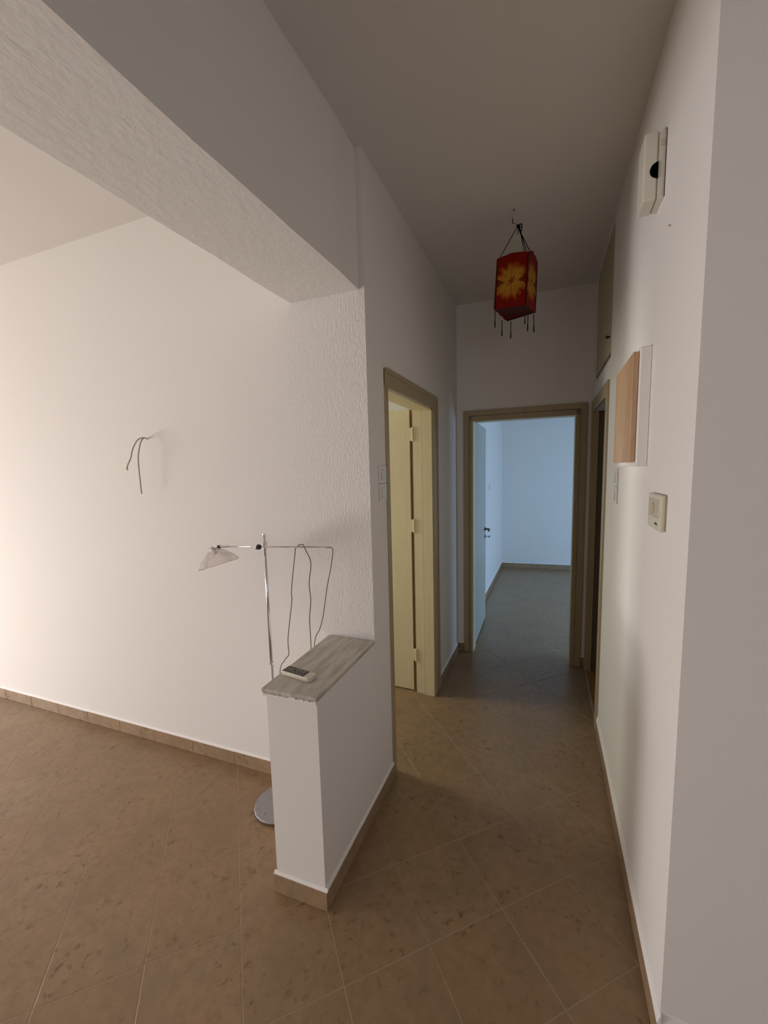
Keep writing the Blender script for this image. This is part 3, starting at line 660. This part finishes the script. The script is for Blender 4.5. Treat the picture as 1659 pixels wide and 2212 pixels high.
flapq(BF + Vector((.012, -.010, -.012)), BR_ + Vector((-.002, -.004, -.002)), BR_ + Vector((0, 0, .005)), BF + Vector((0, 0, .004)), 'hem_flap', m_lantern_in)
fr = B()
for a, b0 in ((TL_, TN), (TN, TR_), (TR_, TF), (TF, TL_)): fr.tube([a, b0], 0.0012, 6)
for a, b0 in ((BL_, TL_), (BN, TN), (BR_, TR_), (BF, TF)): fr.tube([a, b0], 0.0020, 6)
fr.make('wire_frame', m_lantern_in, lt)
KN = Vector((-0.190, 2.352, 2.895)); K2 = KN + Vector((0.012, 0.0, -0.032))
fr = B(); fr.ball(KN, 0.009, (1, 1, .9)); fr.ball(KN + Vector((.005, 0, -.006)), 0.008); fr.tube(catmull([KN + Vector((.006, 0, .007)), KN + Vector((.017, 0, .006)), KN + Vector((.018, 0, -.012)), K2 + Vector((.002, 0, .004))], 4), 0.0030, 8); fr.ball(K2, 0.0065, (.8, .8, 1.5)); fr.tube([KN, K2], 0.0045, 8); fr.make('knot', m_string, lt)
for a, s_ in ((TL_ + Vector((.014, 0, .004)), KN + Vector((-.006, 0, -.006))), (TN + Vector((-.022, .004, .006)), K2), (TN + Vector((-.012, .006, .008)), K2), (TN + Vector((.002, .012, .010)), K2)):
    B().tube([s_, a], 0.0020, 6).make('hanging_cord', m_string, lt)
B().tube([KN + Vector((-.001, 0, -.008)), KN + Vector((-.006, 0, -.040))], 0.0012, 6).tube([KN + Vector((.002, 0, -.008)), KN + Vector((.001, 0, -.041))], 0.0012, 6).make('loose_end', m_string, lt)
hp = catmull([(-0.236, 2.335, 2.738), (-0.228, 2.34, 2.757), (-0.212, 2.34, 2.763), (-0.196, 2.34, 2.760), (-0.190, 2.345, 2.742)], 4)
B().tube(hp, 0.0013, 6).make('wire_loop', m_string, lt)
HK = Vector((-0.213, 2.360, H))
B().tube(catmull([HK + Vector((.004, 0, -.001)), HK + Vector((.003, 0, -.008)), HK + Vector((-.001, 0, -.010)), HK + Vector((-.003, 0, -.004))], 4), 0.0017, 8).make('ceiling_hook', m_darkmetal, lt)
B().tube([HK + Vector((-.001, 0, -.008)), HK + Vector((-.006, -.004, -.062))], 0.0016, 6).make('white_cord', m_whitecord, lt)
B().tube([HK + Vector((-.006, -.004, -.050)), HK + Vector((-.005, -.004, -.072))], 0.0024, 6).tube([HK + Vector((-.005, -.004, -.070)), KN + Vector((0, 0, .006))], 0.0010, 6).make('cord_tip', m_string, lt)
def bpt(x, y, ypl):
    d = W_ + R_ * ((x - 827.39) / 864.98) - U_ * ((y - 1111.78) / 864.98); return cam.location + d * (ypl / d.y)
for (xa, ya, xb_, yb_, yp) in ((1069.3, 672, 1069, 708, 2.275), (1084.5, 692, 1084.2, 727, 2.36), (1103.5, 694, 1103, 732, 2.40), (1134, 682, 1133.5, 700, 2.42), (1140.5, 681, 1139.5, 716, 2.41), (1153, 679, 1153.5, 719, 2.40)):
    a = bpt(xa, ya, yp); z_ = bpt(xb_, yb_, yp)
    B().tube([a, a.lerp(z_, .55), a.lerp(z_, .62), a.lerp(z_, .93), z_], [0.0022, 0.0022, 0.0030, 0.0034, 0.0016], 6).make('tassel', m_string, lt)
